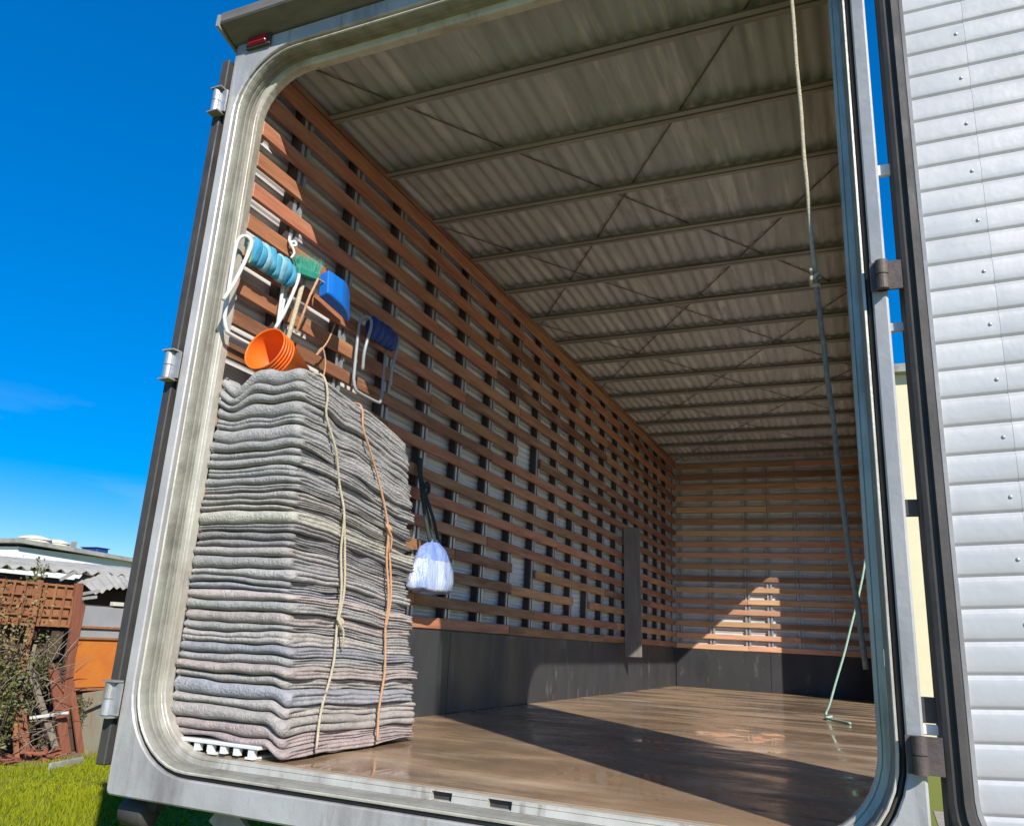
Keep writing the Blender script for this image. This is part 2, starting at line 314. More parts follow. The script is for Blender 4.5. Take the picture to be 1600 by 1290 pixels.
# roof cap over the doors, marker lamps
b = MB(); b.prism([(-.205, 3.045), (-.205, 3.10), (-.10, 3.14), (.05, 3.14), (.05, 3.004), (-.104, 3.004)], lambda y, z, x: (x, y, z), -.122, 2.522)
cap = b.build('roof_cap', 'capm', truck, bevel=.006)
b = MB(); b.prism([(-.208, 3.03), (-.208, 3.09), (-.10, 3.13), (-.06, 3.13), (-.06, 2.99)], lambda y, z, x: (x, y, z), -.138, -.124); b.build('end_plate', 'frame', cap)
for x in (.035, 2.36):
    b = MB(); b.box(x-.055, x+.055, -.128, -.104, 2.955, 3.0); ml = b.build('marker_lamp', 'lampred', truck, bevel=.008)
    b = MB(); b.box(x-.068, x+.068, -.116, -.1035, 2.945, 3.003); b.build('lamp_base', 'rubber', ml, bevel=.003)
# sill underside, chassis and under-run bar
b = MB(); b.box(-.10, 2.5, .025, L+.08, -.15, -.03); b.build('floor_frame', 'dark', truck)
for x in (.75, 1.65): MB().box(x-.04, x+.04, .1, L, -.40, -.155).build('chassis_rail', 'dark', truck)
for sx, x0 in ((1, .35), (-1, 2.05)):
    b = MB(); b.board((x0, -.03, -.155), (x0+sx*.42, .05, -.50), .09, .02, (0, -1, 0)); b.build('bar_bracket', 'frame', truck)
b = MB(); b.box(.1, 2.3, .0, .08, -.60, -.50); b.build('under_run_bar', 'frame', truck, bevel=.008)
b = MB(); b.lathe((-.10, .0, -.215), (1, 0, 0), [(0, .001), (0, .038), (.012, .048), (.11, .048), (.12, .04), (.12, .001)], 20); b.build('dock_buffer', 'rubber', truck)
MB().box(-.06, .06, -.02, .02, -.2, -.152).build('buffer_mount', 'dark', truck)
def wheel(x, y):
    b = MB(); b.lathe((x, y, GZ+.47), (1, 0, 0), [(0, .27), (0, .42), (.03, .465), (.22, .465), (.25, .42), (.25, .27), (.0, .27)], 36); t = b.build('wheel', 'rubber', truck)
    b = MB(); b.lathe((x+.02, y, GZ+.47), (1, 0, 0), [(0, .001), (0, .1), (.08, .12), (.1, .2), (.02, .265), (.2, .265), (.2, .001)], 24); b.build('rim', 'frame', t)
for x in (-.05, .24, 1.95, 2.24): wheel(x, 5.6)
MB().box(.4, 2.0, 5.54, 5.66, GZ+.41, GZ+.53).build('axle', 'dark', truck)
MB().box(0.0, .3, 4.85, 4.88, -.75, -.16).build('mud_flap', 'rubber', truck)

# ---- cargo floor in plywood sheets
cf = MB(); cf.box(-.06, 2.46, .031, L, -.028, -.008); cf = cf.build('cargo_floor', 'dark', truck)
ys = [.032, 1.22, 2.44, 3.66, 4.88, 6.10, 7.32, L-.002]
for y0, y1 in zip(ys, ys[1:]):
    MB().box(-.02, 2.42, y0+.0015, y1-.0015, -.0075, 0.0).build('plywood_sheet', 'floor', cf, bevel=.001)

# ---- walls
def corr_sheet(fn, u0, u1, z0, z1, step, prof):
    vs = []; fs = []; z = z0; i = 0
    while z <= z1+1e-6:
        d = prof(i); vs += [fn(u0, z, d), fn(u1, z, d)]; z += step; i += 1
    return MB().add(vs, [(2*k, 2*k+1, 2*k+3, 2*k+2) for k in range(i-1)], False)
pr4 = lambda i: (0.0, .006, .006, 0.0)[i % 4]
SZ = [.52, .65, .81, .96, 1.10, 1.25, 1.39, 1.555, 1.705, 1.85, 2.0, 2.16, 2.32, 2.475, 2.63, 2.78, 2.925]
slat_cache = {}
def slat(parent, axis, u0, u1, z, face, h, m):      # axis 'y' : runs along y, front face at x=face, going outward by sgn
    key = (axis, round(u1-u0, 2), round(h, 3), m)
    if key not in slat_cache:
        ln = u1-u0
        b = MB()
        if axis == 'y': b.box(-.011, .011, 0, ln, -h/2, h/2)
        else: b.box(0, ln, -.011, .011, -h/2, h/2)
        me = b.mesh('slat'); bm = bmesh.new(); bm.from_mesh(me); bmesh.ops.bevel(bm, geom=list(bm.edges), offset=.003, segments=1, affect='EDGES'); bm.to_mesh(me); bm.free()
        slat_cache[key] = me
    loc = (face, u0, z) if axis == 'y' else (u0, face, z)
    o = link('slat', slat_cache[key], m, parent, loc); t_ = random.uniform(-.0022, .0022)
    if axis == 'y': o.rotation_euler.x = t_
    else: o.rotation_euler.y = t_
    return o
post_me = {}
def post(parent, axis, u, face, z0=.49, z1=2.97):
    key = axis
    if key not in post_me:
        b = MB()
        for s in (-1, 1):
            a0, a1 = (-.033, -.011) if s < 0 else (.011, .033)
            if axis == 'y': b.box(-.014, .011, a0, a1, 0, z1-z0)
            else: b.box(a0, a1, -.011, .014, 0, z1-z0)
        # hat channel back joins the two edges
        if axis == 'y': b.box(-.017, -.0142, -.032, .032, 0, z1-z0)
        else: b.box(-.032, .032, .0142, .017, 0, z1-z0)
        post_me[key] = b.mesh('post')
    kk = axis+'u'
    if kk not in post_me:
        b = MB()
        b.box(-.036, .009, -.057, -.036, 0, z1-z0)  # dark strip beside the post, standing in for its shadow on the sheet
        post_me[kk] = b.mesh('post_shade')
    if axis == 'y' and face < 2.3: link('post_shade', post_me[kk], 'postshade', parent, (face, u, z0) if axis == 'y' else (u, face, z0))
    return link('post', post_me[key], 'galv', parent, (face, u, z0) if axis == 'y' else (u, face, z0))

# near-side (left) wall
b = corr_sheet(lambda u, z, d: (-.078-d, u, z), .031, L+.06, -.03, 3.04, .0105, pr4)
lw = b.build('side_wall', 'alu', truck, fix=False)
PY = [.361+.4615*k for k in range(19) if .361+.4615*k < L-.05]
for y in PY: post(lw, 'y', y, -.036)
missing = {(2, 5), (3, 9), (4, 9)}
for r, z in enumerate(SZ):
    cuts = [.032]; k = random.randint(2, 6)
    while k < len(PY)-2: cuts.append(PY[k]); k += random.choice((4, 5, 6, 7))
    cuts.append(L-.035)
    h = .074 if z < 2.85 else .080
    if r < 9: h = .066
    for a, c in zip(cuts, cuts[1:]):
        segs = [(a, c)]
        if r == 3: segs = [s for s in segs]
        for y0, y1 in segs:
            # broken-out pieces seen in the photograph
            gaps = {3: [(PY[6], PY[7])], 9: [(PY[6], PY[7])], 2: [(PY[9], PY[10])]}.get(r, [])
            parts = [(y0, y1)]
            for g0, g1 in gaps:
                q = []
                for p0, p1 in parts:
                    if g1 <= p0 or g0 >= p1: q.append((p0, p1)); continue
                    if g0 - p0 > .1: q.append((p0, g0))
                    if p1 - g1 > .1: q.append((g1, p1))
                parts = q
            for p0, p1 in parts: slat(lw, 'y', p0+.002, p1-.002, z+random.uniform(-.004, .004), -.0115+random.uniform(-.001, .001), h, 'slat')
MB().box(-.05, .004, .032, L-.03, 2.972, 3.0).build('top_rail', 'slat', lw, bevel=.002)
ky = [.031, 2.23, 4.45, 6.55, L-.03]
for y0, y1 in zip(ky, ky[1:]): MB().box(-.03, 0.0, y0+.002, y1-.002, .001, .482).build('kick_board', 'kick', lw, bevel=.002)
MB().box(-.104, -.093, .022, L+.1, -.03, 3.10).build('body_skin', 'alu', lw)

# bulkhead at the far end
b = corr_sheet(lambda u, z, d: (u, L+.0455+d, z), -.06, 2.46, -.03, 3.04, .0105, pr4)
bw = b.build('bulkhead', 'alu', truck, fix=False)
PX = [.05, .477, .934, 1.212, 1.58, 1.95, 2.34]
for x in PX: post(bw, 'x', x, L+.025)
for r, z in enumerate(SZ):
    cuts = [.004] + ([PX[random.choice((2, 3, 4))]] if random.random() < .7 else []) + [2.40]
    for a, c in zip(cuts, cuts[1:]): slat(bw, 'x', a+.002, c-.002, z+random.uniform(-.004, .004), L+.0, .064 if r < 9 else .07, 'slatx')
for x0, x1 in ((.004, 1.2), (1.2, 2.40)): MB().box(x0+.002, x1-.002, L-.008, L+.02, .001, .482).build('kick_board', 'kick', bw, bevel=.002)
MB().box(-.104, 2.504, L+.085, L+.1, -.03, 3.10).build('body_skin', 'alu', bw)

# far-side (right) wall with its wide open side doorway
def arc(cx, cz, r_, a0, a1, n=8): return [(cx+r_*math.cos(R(lerp(a0, a1, k/n))), cz+r_*math.sin(R(lerp(a0, a1, k/n)))) for k in range(n+1)]
Y1, Y2, ZT, rr = 1.27, 7.67, 2.67, .26
outl = [(.022, -.03), (Y1, -.03)] + arc(Y1+rr, ZT-rr, rr, 180, 90) + arc(Y2-rr, ZT-rr, rr, 90, 0) + [(Y2, -.03), (L+.03, -.03), (L+.03, 3.10), (.022, 3.10)]
b = MB(); b.prism(outl, lambda y, z, x: (x, y, z), 2.447, 2.504); rw = b.build('side_wall', 'alu', truck)
for r, z in enumerate(SZ):
    if z > ZT-.05: slat(rw, 'y', .04, L-.035, z, 2.4115, .062, 'slat')
    else:
        slat(rw, 'y', .04, Y1-.04, z, 2.4115, .06, 'slat'); slat(rw, 'y', Y2+.04, L-.035, z, 2.4115, .06, 'slat')
for y in (.36, .82, Y1-.06, Y2+.06, 8.1, 8.55): post(rw, 'y', y, 2.436)
for y0, y1 in ((.032, Y1), (Y2, L-.03)): MB().box(2.40, 2.43, y0+.002, y1-.002, .001, .482).build('kick_board', 'kick', rw, bevel=.002)

# ---- roof: corrugated sheet, beams, crossed flat braces
vs = []; fs = []; n = 193
for i in range(n):
    x = -.06+2.52*i/(n-1); z = 3.032 + .0065*math.sin(2*math.pi*x/.0787)
    vs += [(x, -.06, z), (x, L+.06, z)]
b = MB().add(vs, [(2*k, 2*k+2, 2*k+3, 2*k+1) for k in range(n-1)], True); ce = b.build('ceiling', 'ceil', truck, fix=False)
MB().box(-.10, 2.50, .052, L+.1, 3.102, 3.145).build('roof_skin', 'alu', ce)
bme = None
for k in range(15):
    y = .494+.5565*k
    if bme is None:
        b = MB(); b.box(0, 2.4, -.034, -.006, 0, .004); b.box(0, 2.4, .006, .034, 0, .004)
        b.box(0, 2.4, -.010, -.006, .004, .030); b.box(0, 2.4, .006, .010, .004, .030); b.box(0, 2.4, -.010, .010, .030, .0325)
        bme = b.mesh('roof_beam')
    link('roof_beam', bme, 'beam', ce, (0, y, 2.985))
for s0 in (0, 1.74, 3.46, 5.2):
    for flip in (0, 1):
        a = [0, s0, 2.4, s0+3.44] if not flip else [2.4, s0+.02, 0, s0+3.46]
        (x0, y0, x1, y1) = a; t0 = max(0, (.03-y0)/(y1-y0)); t1 = min(1, (L-.03-y0)/(y1-y0))
        if t1-t0 < .08: continue
        p0 = (lerp(x0, x1, t0), lerp(y0, y1, t0), 3.0215-.002*flip); p1 = (lerp(x0, x1, t1), lerp(y0, y1, t1), 3.0215-.002*flip)
        b = MB(); b.board(p0, p1, .010, .0018, (0, 0, 1)); b.build('brace_strap', 'rod', ce)

# ---- rear doors
DE = Vector((.9955, .067, .062)); DN = Vector((.067, -.9955, 0)).normalized(); DU = Vector((0, 0, 1))
def dl(s, h, n_, o=Vector((2.538, -.075, 0))): return o + DE*s + DU*h + DN*n_
DW, DH0, DH1 = 1.19, -.07, 2.95
b = MB(); b.prism([(0, DH0), (DW, DH0), (DW, DH1), (0, DH1)], dl, -.045, 0.0); door = b.build('rear_door', 'rubber', truck, bevel=.004)
# ribbed inner skin, one strip of sheet per seam
prof = [(0, .0), (.0035, .0), (.0065, .0045), (.012, .0060), (.026, .0066), (.040, .0070), (.054, .0066), (.067, .0060), (.0725, .0045), (.077, 0)]
def skin(s0, s1, dn):
    vs = []; h = .03
    row = []
    while h < DH1-.10:
        for p, d in prof[:-1]: row.append((h+p, d))
        h += .077
    row.append((h, .0))
    for hh, d in row: vs += [dl(s0, hh, d+dn), dl(s1, hh, d+dn)]
    return MB().add(vs, [(2*k, 2*k+1, 2*k+3, 2*k+2) for k in range(len(row)-1)], True)
for s0, s1, dn in ((.062, .232, .003), (.228, .67, .0036), (.666, DW-.062, .003)): skin(s0, s1, dn).build('door_skin', 'doorskin', door, fix=False)
rv = None
for i in range(18):
    for s in (.205, .69):
        hh = .03+.077*(2*i)+.040
        if hh > DH1-.15: continue
        p = dl(s, hh, .0102)
        if rv is None: rv = MB().lathe((0, 0, 0), DN, [(-.002, .0055), (.001, .005), (.003, .003), (.0035, .0001)], 8).mesh('rivet')
        link('rivet', rv, 'galv', door, p)
def drl(o, n_, rad, k=8):
    x0, x1, z0, z1 = o, DW-o, DH0+o, DH1-o; out = []
    for cx, cz, a0 in ((x1-rad, z1-rad, 0), (x0+rad, z1-rad, 90), (x0+rad, z0+rad, 180), (x1-rad, z0+rad, 270)):
        for i in range(k+1):
            a = R(a0+90*i/k); out.append(dl(cx+rad*math.cos(a), cz+rad*math.sin(a), n_))
    return out
b = MB(); sweep(b, [drl(.004, .002, .2), drl(.006, .022, .2), drl(.016, .028, .19), drl(.022, .018, .185), drl(.031, .018, .18), drl(.036, .032, .17), drl(.052, .030, .16), drl(.060, .012, .15), drl(.060, .002, .15)])
b.build('gasket', 'rubber', door)
b = MB(); sweep(b, [drl(.0605, .002, .15), drl(.0605, .015, .15), drl(.070, .017, .145), drl(.072, .002, .14)]); b.build('skin_trim', 'frame', door)
def hinge(parent, c, plate_dir, ln=.11, r=.019, m='galv'):
    b = MB(); b.lathe((c[0], c[1], c[2]-ln/2), (0, 0, 1), [(0, .001), (0, r), (ln*.48, r), (ln*.49, r*.8), (ln*.51, r*.8), (ln*.52, r), (ln, r), (ln, .001)], 20, False); h = b.build('hinge', m, parent)
    for sg, dz in plate_dir:
        b = MB(); b.box(min(c[0], c[0]+sg), max(c[0], c[0]+sg), c[1]+.004, c[1]+.012, c[2]-ln/2+dz, c[2]+ln/2+dz-.0); b.build('hinge_leaf', m, h)
for z in (.235, 1.47, 2.72): hinge(truck, (2.492, -.120, z), ((.050, 0), (-.03, 0)), .085, .017, 'hingem')
for z, m, hh in ((1.83, 'white', .018), (1.335, 'galv', .013), (.83, 'rubber', .022), (.335, 'rubber', .03), (.29, 'white', .012)):
    MB().box(2.500, 2.545, -.066, -.052, z-hh, z+hh).build('door_strap', m, truck, bevel=.002)
# the other door, folded right back along the side
b = MB(); b.box(-.172, -.128, -.108, 1.08, -.06, 2.93); d2 = b.build('rear_door', 'rubber', truck, bevel=.004)
MB().box(-.176, -.1725, -.09, 1.06, -.04, 2.91).build('door_skin', 'doorskin', d2)
for z in (.165, 1.44, 2.69):
    hinge(truck, (-.140, -.128, z), ((.05, 0), (-.03, 0)), .11, .019, 'galv')
    MB().box(-.165, -.104, -.150, -.106, z+.058, z+.064).build('hinge_stop', 'beam', truck); MB().box(-.165, -.104, -.150, -.106, z-.064, z-.058).build('hinge_stop', 'beam', truck)

# ================================================================== CARGO
# ---- white plastic pallet under the blankets
pal = thing('plastic_pallet', 'low white plastic pallet under the stack of blankets', 'pallet', (.27, .5, 0))
for y in (.06, .32, .55, .74): MB().box(.03, .445, y-.045, y+.045, .034, .046).build('deck_slat', 'white', pal, bevel=.002)
for x in (.055, .235, .405): MB().box(x-.018, x+.018, .02, .78, 0.001, .008).build('runner', 'white', pal)
for x in (.045, .105, .165, .225, .285, .345, .410):
    for y in (.03, .32, .55, .76):
        MB().box(x-.012, x+.012, y-.010, y+.010, .008, .034).build('foot', 'white', pal)

# ---- blankets: each one folded, resting in the hollow of the one below
NB = 38; Z0 = .047; HTS = 1.395
_rw = random.Random(21); _wt = [_rw.choice((.7, .85, 1.0, 1.0, 1.15, 1.35)) for _ in range(NB)]
for _k in range(NB-7, NB): _wt[_k] = _rw.uniform(1.15, 1.7)
for _k in range(23, 28): _wt[_k] = _rw.uniform(.6, .85)
_wt[22] = 1.35
QL = [sum(_wt[:k])/sum(_wt) for k in range(NB+1)]
def fall(y): return 1-.085*smooth(.1, 1.0, y)
def lift(x, y, q):         # q: 0 bottom .. 1 top; shared by neighbours so the folds nest
    a = .007 + .030*smooth(.62, 1, q)
    z = a*noise.noise((x*4.2+q*.8, y*3.6, q*3.4)) + .5*a*noise.noise((x*9+3, y*8, q*6))
    z += .010*noise.noise((x*3.1, y*2.6, q*33)) + .006*noise.noise((x*8, y*7, q*25+9))
    top = smooth(.80, 1.0, q)
    z -= .040*top*math.exp(-((x-.085)/.055)**2-((y-.0)/.5)**2)
    z += .010*top*math.exp(-((x-.23)/.08)**2)
    z -= .034*(1-smooth(.0, .30, q))*max(smooth(.45, .53, x), smooth(.80, .93, y))
    return z
def edge_x(q): return .548 - .143*max(q, 0)**.8
PAL = [(.37, .345, .335), (.345, .34, .335), (.36, .35, .325), (.35, .34, .335), (.38, .355, .335), (.315, .31, .305), (.39, .38, .35)]
ORD = ['topmost', 'second', 'third', 'fourth', 'fifth', 'sixth', 'seventh', 'eighth', 'ninth', 'tenth', 'eleventh', 'twelfth', 'thirteenth', 'fourteenth', 'fifteenth', 'sixteenth', 'seventeenth', 'eighteenth', 'nineteenth']
TENS = {20: 'twent', 30: 'thirt', 40: 'fort'}
def ordinal(n):
    if n < 20: return ORD[n-1]
    t, u_ = n//10*10, n % 10
    return TENS[t]+'ieth' if u_ == 0 else TENS[t]+'y-'+(['first']+ORD[1:9])[u_-1]
def blanket(i):
    q0, q1 = QL[i], QL[i+1]; TH = HTS*(q1-q0); rnd = random.Random(100+i)
    x0, x1 = .003+rnd.uniform(-.002, .002), edge_x(q0)+rnd.uniform(-.022, .016)
    y0, y1 = .024+rnd.uniform(-.005, .009), .938+rnd.uniform(-.03, .02)-.05*smooth(.7, 1, q0); rc = .028
    ns, nl = 30, 44
    per = []   # (x,y,nx,ny,w_side)
    def seg(ax, ay, bx, by, n): return [(lerp(ax, bx, k/n), lerp(ay, by, k/n)) for k in range(n)]
    def cor(cx, cy, a0, rc=rc): return [(cx+rc*math.cos(R(a0+90*k/4)), cy+rc*math.sin(R(a0+90*k/4))) for k in range(4)]
    pts = seg(x0+.006, y0, x1-rc, y0, ns) + cor(x1-rc, y0+rc, -90) + seg(x1, y0+rc, x1, y1-rc, nl) + cor(x1-rc, y1-rc, 0) \
        + seg(x1-rc, y1, x0+rc, y1, 8) + cor(x0+rc, y1-rc, 90) + seg(x0, y1-rc, x0, y0+.006, 8) + cor(x0+.006, y0+.006, 180, .006)
    N = len(pts); kk = rnd.choice((2, 2, 3, 3)); kf = 1 if rnd.random() < .85 else 2
    VS = []; M_ = 15
    gap = .0012
    for j, (x, y) in enumerate(pts):
        a, c = pts[j-1], pts[(j+1) % N]; tx, ty = c[0]-a[0], c[1]-a[1]; ln = math.hypot(tx, ty); nx, ny = ty/ln, -tx/ln
        zb = Z0 + HTS*q0*fall(y) + lift(x, y, q0); zt = Z0 + HTS*q1*fall(y) + lift(x, y, q1) - gap
        side = smooth(y0+.012, y0+.06, y)
        wob = .009*noise.noise((x*7+i*3.1, y*7, i*1.7)) + .010*side*noise.noise((i*2.3, y*4.5, 7.1))
        col = []
        for v in range(M_):
            t = v/(M_-1); fb = .70*math.sqrt(max(0, 1-(2*t-1)**2))
            if kf == 2: tt = (t*2) % 1 if 0 < t < 1 else 0; fb = lerp(fb, .42*math.sqrt(max(0, 1-(2*tt-1)**2)), .55)
            tk = (t*kk) % 1 if 0 < t < 1 else 0; li = int(t*kk*.999)
            sb = .30*math.sqrt(max(0, 1-(2*tk-1)**2)) + .25*noise.noise((li*5.3+i*7.7, y*6, 2.2)) + .14
            if t in (0, 1): sb = 0
            off = (lerp(fb, sb, side)*.036 - .020)*(1 if ny < -.3 or nx > .3 else .25) + (wob if nx > -.3 else 0)
            col.append((x+nx*off, y+ny*off, lerp(zb, zt, t)))
        VS.append(col)
    vs = [p for c in VS for p in c]; fs = []
    for j in range(N):
        j2 = (j+1) % N
        for v in range(M_-1): fs.append((j*M_+v, j2*M_+v, j2*M_+v+1, j*M_+v+1))
    b = MB(); b.add(vs, fs, True)
    cx, cy = (x0+x1)/2, (y0+y1)/2
    for top in (0, 1):
        if top == 0 and i > 0 or (top == 1 and i < NB-1): rings = (.9,)
        else: rings = (.95, .88, .78, .66, .5, .33, .15)
        prev = [j*M_+(M_-1 if top else 0) for j in range(N)]
        for s in rings:
            cur = []
            for j in range(N):
                x = cx+(pts[j][0]-cx)*s; y = cy+(pts[j][1]-cy)*s; q = q1 if top else q0
                z = Z0 + HTS*q*fall(y) + lift(x, y, q) - gap*top
                cur.append(len(b.v)); b.v.append((x, y, z))
            for j in range(N):
                j2 = (j+1) % N; f = (prev[j], prev[j2], cur[j2], cur[j]); b.f.append(f if top else f[::-1]); b.sm.append(True)
            prev = cur
        b.f.append(tuple(prev) if top else tuple(prev[::-1])); b.sm.append(True)
    o = b.build('folded_blanket', 'felt')
    k = rnd.choice(PAL); br = rnd.uniform(.95, 1.25)
    tone = 'grey'
    if i == 22: k, br, tone = (.49, .475, .41), 1.0, 'pale cream'
    elif i in (0, 1): k, br, tone = (.42, .35, .34), 1.0, 'pinkish grey'
    elif i > 26: k = (.32, .317, .31)
    elif i in (19, 20, 21, 22): k = (.265, .255, .255)
    elif i in (4, 8, 14): k, tone = (.30, .305, .335), 'bluish grey'
    elif i in (6, 11, 13): k, tone = (.42, .37, .35), 'beige grey'
    o.color = (*[c*br for c in k], 1)
    n = NB-i
    where = 'bottom of the tied stack' if i == 0 else ordinal(n)+' from the top of the tied stack' if n > 1 else 'topmost of the tied stack'
    tag(o, f'{tone} folded felt blanket, {where}', 'blanket', 'felt blankets tied in one stack')
for i in range(NB): blanket(i)

def side_pt(y, z, out=.012):
    q = max(0, min(1, (z-Z0)/(1.395*fall(y)))); return Vector((edge_x(q)+out, y, z))
def stack_rope(name, label, m, ypts, rad, knots, dbl):
    t = thing(name, label, 'rope', (.52, ypts[0][0], .02))
    for k, off in enumerate((0, .022) if dbl else (0,)):
        P = []
        for y, z in ypts:
            if k == 1 and (z > dbl[1] or z < dbl[0]): continue
            sp = 0 if k == 0 else off*(1-abs(2*(z-dbl[0])/(dbl[1]-dbl[0])-1)**3)
            P.append(side_pt(y+sp, z, .014 + .006*math.sin(z*23+k)))
        if k == 0:   # over the top to the wall
            y, z = ypts[0]; zt = Z0+1.395*fall(y)
            P = [Vector((.02, y-.02, zt+.01)), Vector((.2, y, zt+.014+lift(.2, y, 1))), Vector((.36, y, zt+.012+lift(.36, y, 1))), Vector((edge_x(1)+.0, y, zt-.012))] + P
        b = MB(); b.tube(catmull(P, 5), rad, 7); b.build('strand', m, t)
    for y, z in knots:
        c = side_pt(y, z, .022); K = []
        for a in range(26):
            th = a/25*4*math.pi; K.append(c + Vector((.008*math.cos(th*1.5), .013*math.cos(th), .020*math.sin(th*.75)+.004*math.sin(th))))
        b = MB(); b.tube(K, rad*1.1, 6); b.build('knot', m, t)
        b = MB(); b.tube(catmull([c, c+Vector((.012, .012, -.03)), c+Vector((.008, .02, -.09))], 4), rad*.8, 6); b.build('rope_end', m, t)
cream_y = [(.185, 1.36), (.19, 1.28), (.25, 1.15), (.30, 1.02), (.325, .90), (.327, .76), (.322, .60), (.315, .47), (.28, .32), (.22, .16), (.18, .035)]
stack_rope('tie_rope', 'cream rope tied down the near side of the blanket stack', 'ropec', cream_y, .0052, [(.315, .47)], (.47, .92))
peach_y = [(.46, 1.30), (.50, 1.23), (.60, 1.08), (.665, .90), (.675, .76), (.676, .60), (.67, .47), (.65, .30), (.61, .15), (.58, .03)]
stack_rope('tie_rope', 'peach orange rope tied down the far side of the blanket stack', 'ropep', peach_y, .0052, [(.666, .885)], (.47, .90))

# ---- nested orange buckets lying on the blankets
ax = Vector((.02, .93, -.22)).normalized(); bc = Vector((.165, .068, 1.553))
for k in range(5):
    c = bc + ax*.016*k
    wl = .0022
    p = [(0, .094), (-.003, .097), (-.003, .100), (.004, .1005), (.006, .097), (.16, .066), (.162, .0), (.159, .0), (.157, .0635), (.005, .0945), (0, .094)]
    b = MB(); b.lathe(c, ax, p, 40)
    o = b.build('orange_bucket', 'orange')
    tag(o, ('foremost orange plastic bucket of the nest, its open mouth facing out' if k == 0 else f'orange plastic bucket, {["second", "third", "fourth", "last"][k-1]} of the nest on the blankets'), 'bucket', 'nested orange buckets')

# ---- folding chairs hung on the slats
def folding_chair(label, yl, yr, zt, zb, mt, webs, spread, xo, belts=6):
    t = thing('folding_chair', label, 'chair', (xo, (yl+yr)/2, zb), 'folded chairs hung on the slats')
    def up(y, sg):   # inverted V with a rounded head
        return catmull([(xo+.015, y-.0, zb+.06), (xo+.012, y, lerp(zb, zt, .55)), (xo+.01, y+.005, zt-.05), (xo+.025, y+.018, zt-.006), (xo+.05, y+.035, zt-.012), (xo+.065, y+.032, zt-.06), (xo+.06, y+.0-spread*.25, lerp(zb, zt, .5)), (xo+.05, y-spread, zb+.11)], 6)
    # front legs and cross bar are one bent U
    P = up(yl, 1); Q = up(yr, 1)
    U = list(reversed(P[:20])) + catmull([P[0], (xo+.02, yl+.015, zb+.015), (xo+.022, yl+.05, zb), (xo+.022, yr-.05, zb), (xo+.02, yr-.015, zb+.015), Q[0]], 6)[1:] + Q[1:20]
    MB().tube(U, .0085, 8).build('front_leg_frame', mt, t)
    for X in (P, Q): MB().tube(X[19:], .0085, 8).build('rear_leg', mt, t)
    # slung webbing, gathered in belts between the two heads
    ya, yb = yl+.055, yr+.005; wd = (yb-ya)/belts
    for k in range(belts):
        c0 = ya+wd*k+.002; c1 = c0+wd-.004; ring = []
        for a in range(22):
            th = 2*math.pi*a/22; rz = .062*(1+.10*math.sin(k*2.1+th*2)); rx = .036*(1+.15*math.sin(k*1.3+th*3))
            ring.append((xo+.045+rx*math.cos(th), zt-.052+rz*math.sin(th)-.004*math.sin(k*1.9)))
        vs = []
        for yy, s in ((c0, .95), (c0+.003, 1.0), (c1-.003, 1.0), (c1, .95)):
            for x, z in ring: vs.append((xo+.045+(x-xo-.045)*s, yy, zt-.052+(z-zt+.052)*s))
        n = 22; fs = [(i*n+j, i*n+(j+1) % n, (i+1)*n+(j+1) % n, (i+1)*n+j) for i in range(3) for j in range(n)] + [tuple(range(n))[::-1], tuple(3*n+j for j in range(n))]
        MB().add(vs, fs, True).build('webbing_belt', webs[k % len(webs)], t)
    return t
folding_chair('white framed folding chair with turquoise webbing hung above the blankets', -.05, .27, 2.045, 1.60, 'tube', ('web1', 'web1', 'web2'), .055, .022, 8)
folding_chair('grey framed folding chair with dark blue webbing hung behind the dustpan', .86, 1.13, 2.045, 1.63, 'tubeg', ('web3',), -.02, .035, 5)
b = MB(); b.board((.075, .0, 2.04), (.07, -.01, 1.93), .03, .004, (1, 0, 0)); o = b.build('yellow_strap', 'yellow'); tag(o, 'short yellow strap hanging inside the white folding chair', 'strap')
# cord knot over the chair
o = MB().tube(catmull([(.012, .29, 2.21), (.02, .285, 2.18), (.03, .30, 2.165), (.036, .315, 2.175), (.03, .305, 2.19), (.022, .29, 2.172), (.03, .30, 2.155), (.034, .312, 2.13), (.03, .30, 2.10)], 5), .0065, 6).build('knotted_tie', 'white')
tag(o, 'short white cord knotted to the slat above the white chair', 'cord')

# ---- broom and dustpan
br = thing('broom', 'broom with green bristles and pale handle hung head up on the slats', 'broom', (.06, .24, 1.49))
MB().tube([(.05, .385, 2.03), (.03, .36, 1.75), (.022, .315, 1.46)], .011, 10).build('handle', 'ropec', br)
MB().tube([(.0222, .317, 1.47), (.0265, .341, 1.63)], .0125, 10).build('grip', 'ropeg', br)
MB().cbox((.07, .37, 2.045), (0, 1, .2), (1, 0, 0), (0, -.2, 1), (.075, .022, .018)).build('head_block', 'bristle', br, bevel=.004)
b = MB()
rb = random.Random(5)
for k in range(420):
    y = .37+rb.uniform(-.07, .07); x = .07+rb.uniform(-.02, .02); z0 = 2.06+(y-.37)*.2; d = Vector((rb.uniform(-.25, .35), (y-.37)*2.2+rb.uniform(-.25, .25), 1)).normalized()*rb.uniform(.055, .085)
    p = Vector((x, y, z0)); s = Vector((.0016, .0012, 0)); b.add([p-s, p+s, p+d], [(0, 1, 2)])
o = b.build('bristles', 'bristle', br, fix=False); o['kind'] = 'stuff'
o = MB().tube([(.03, .30, 2.0), (.022, .285, 1.72), (.018, .275, 1.50)], .009, 8).build('white_stick', 'white'); tag(o, 'thin white stick hanging beside the broom handle', 'stick')
dp = thing('dustpan', 'bright blue plastic dustpan hung open end up on the slats', 'dustpan', (.08, .54, 1.93))
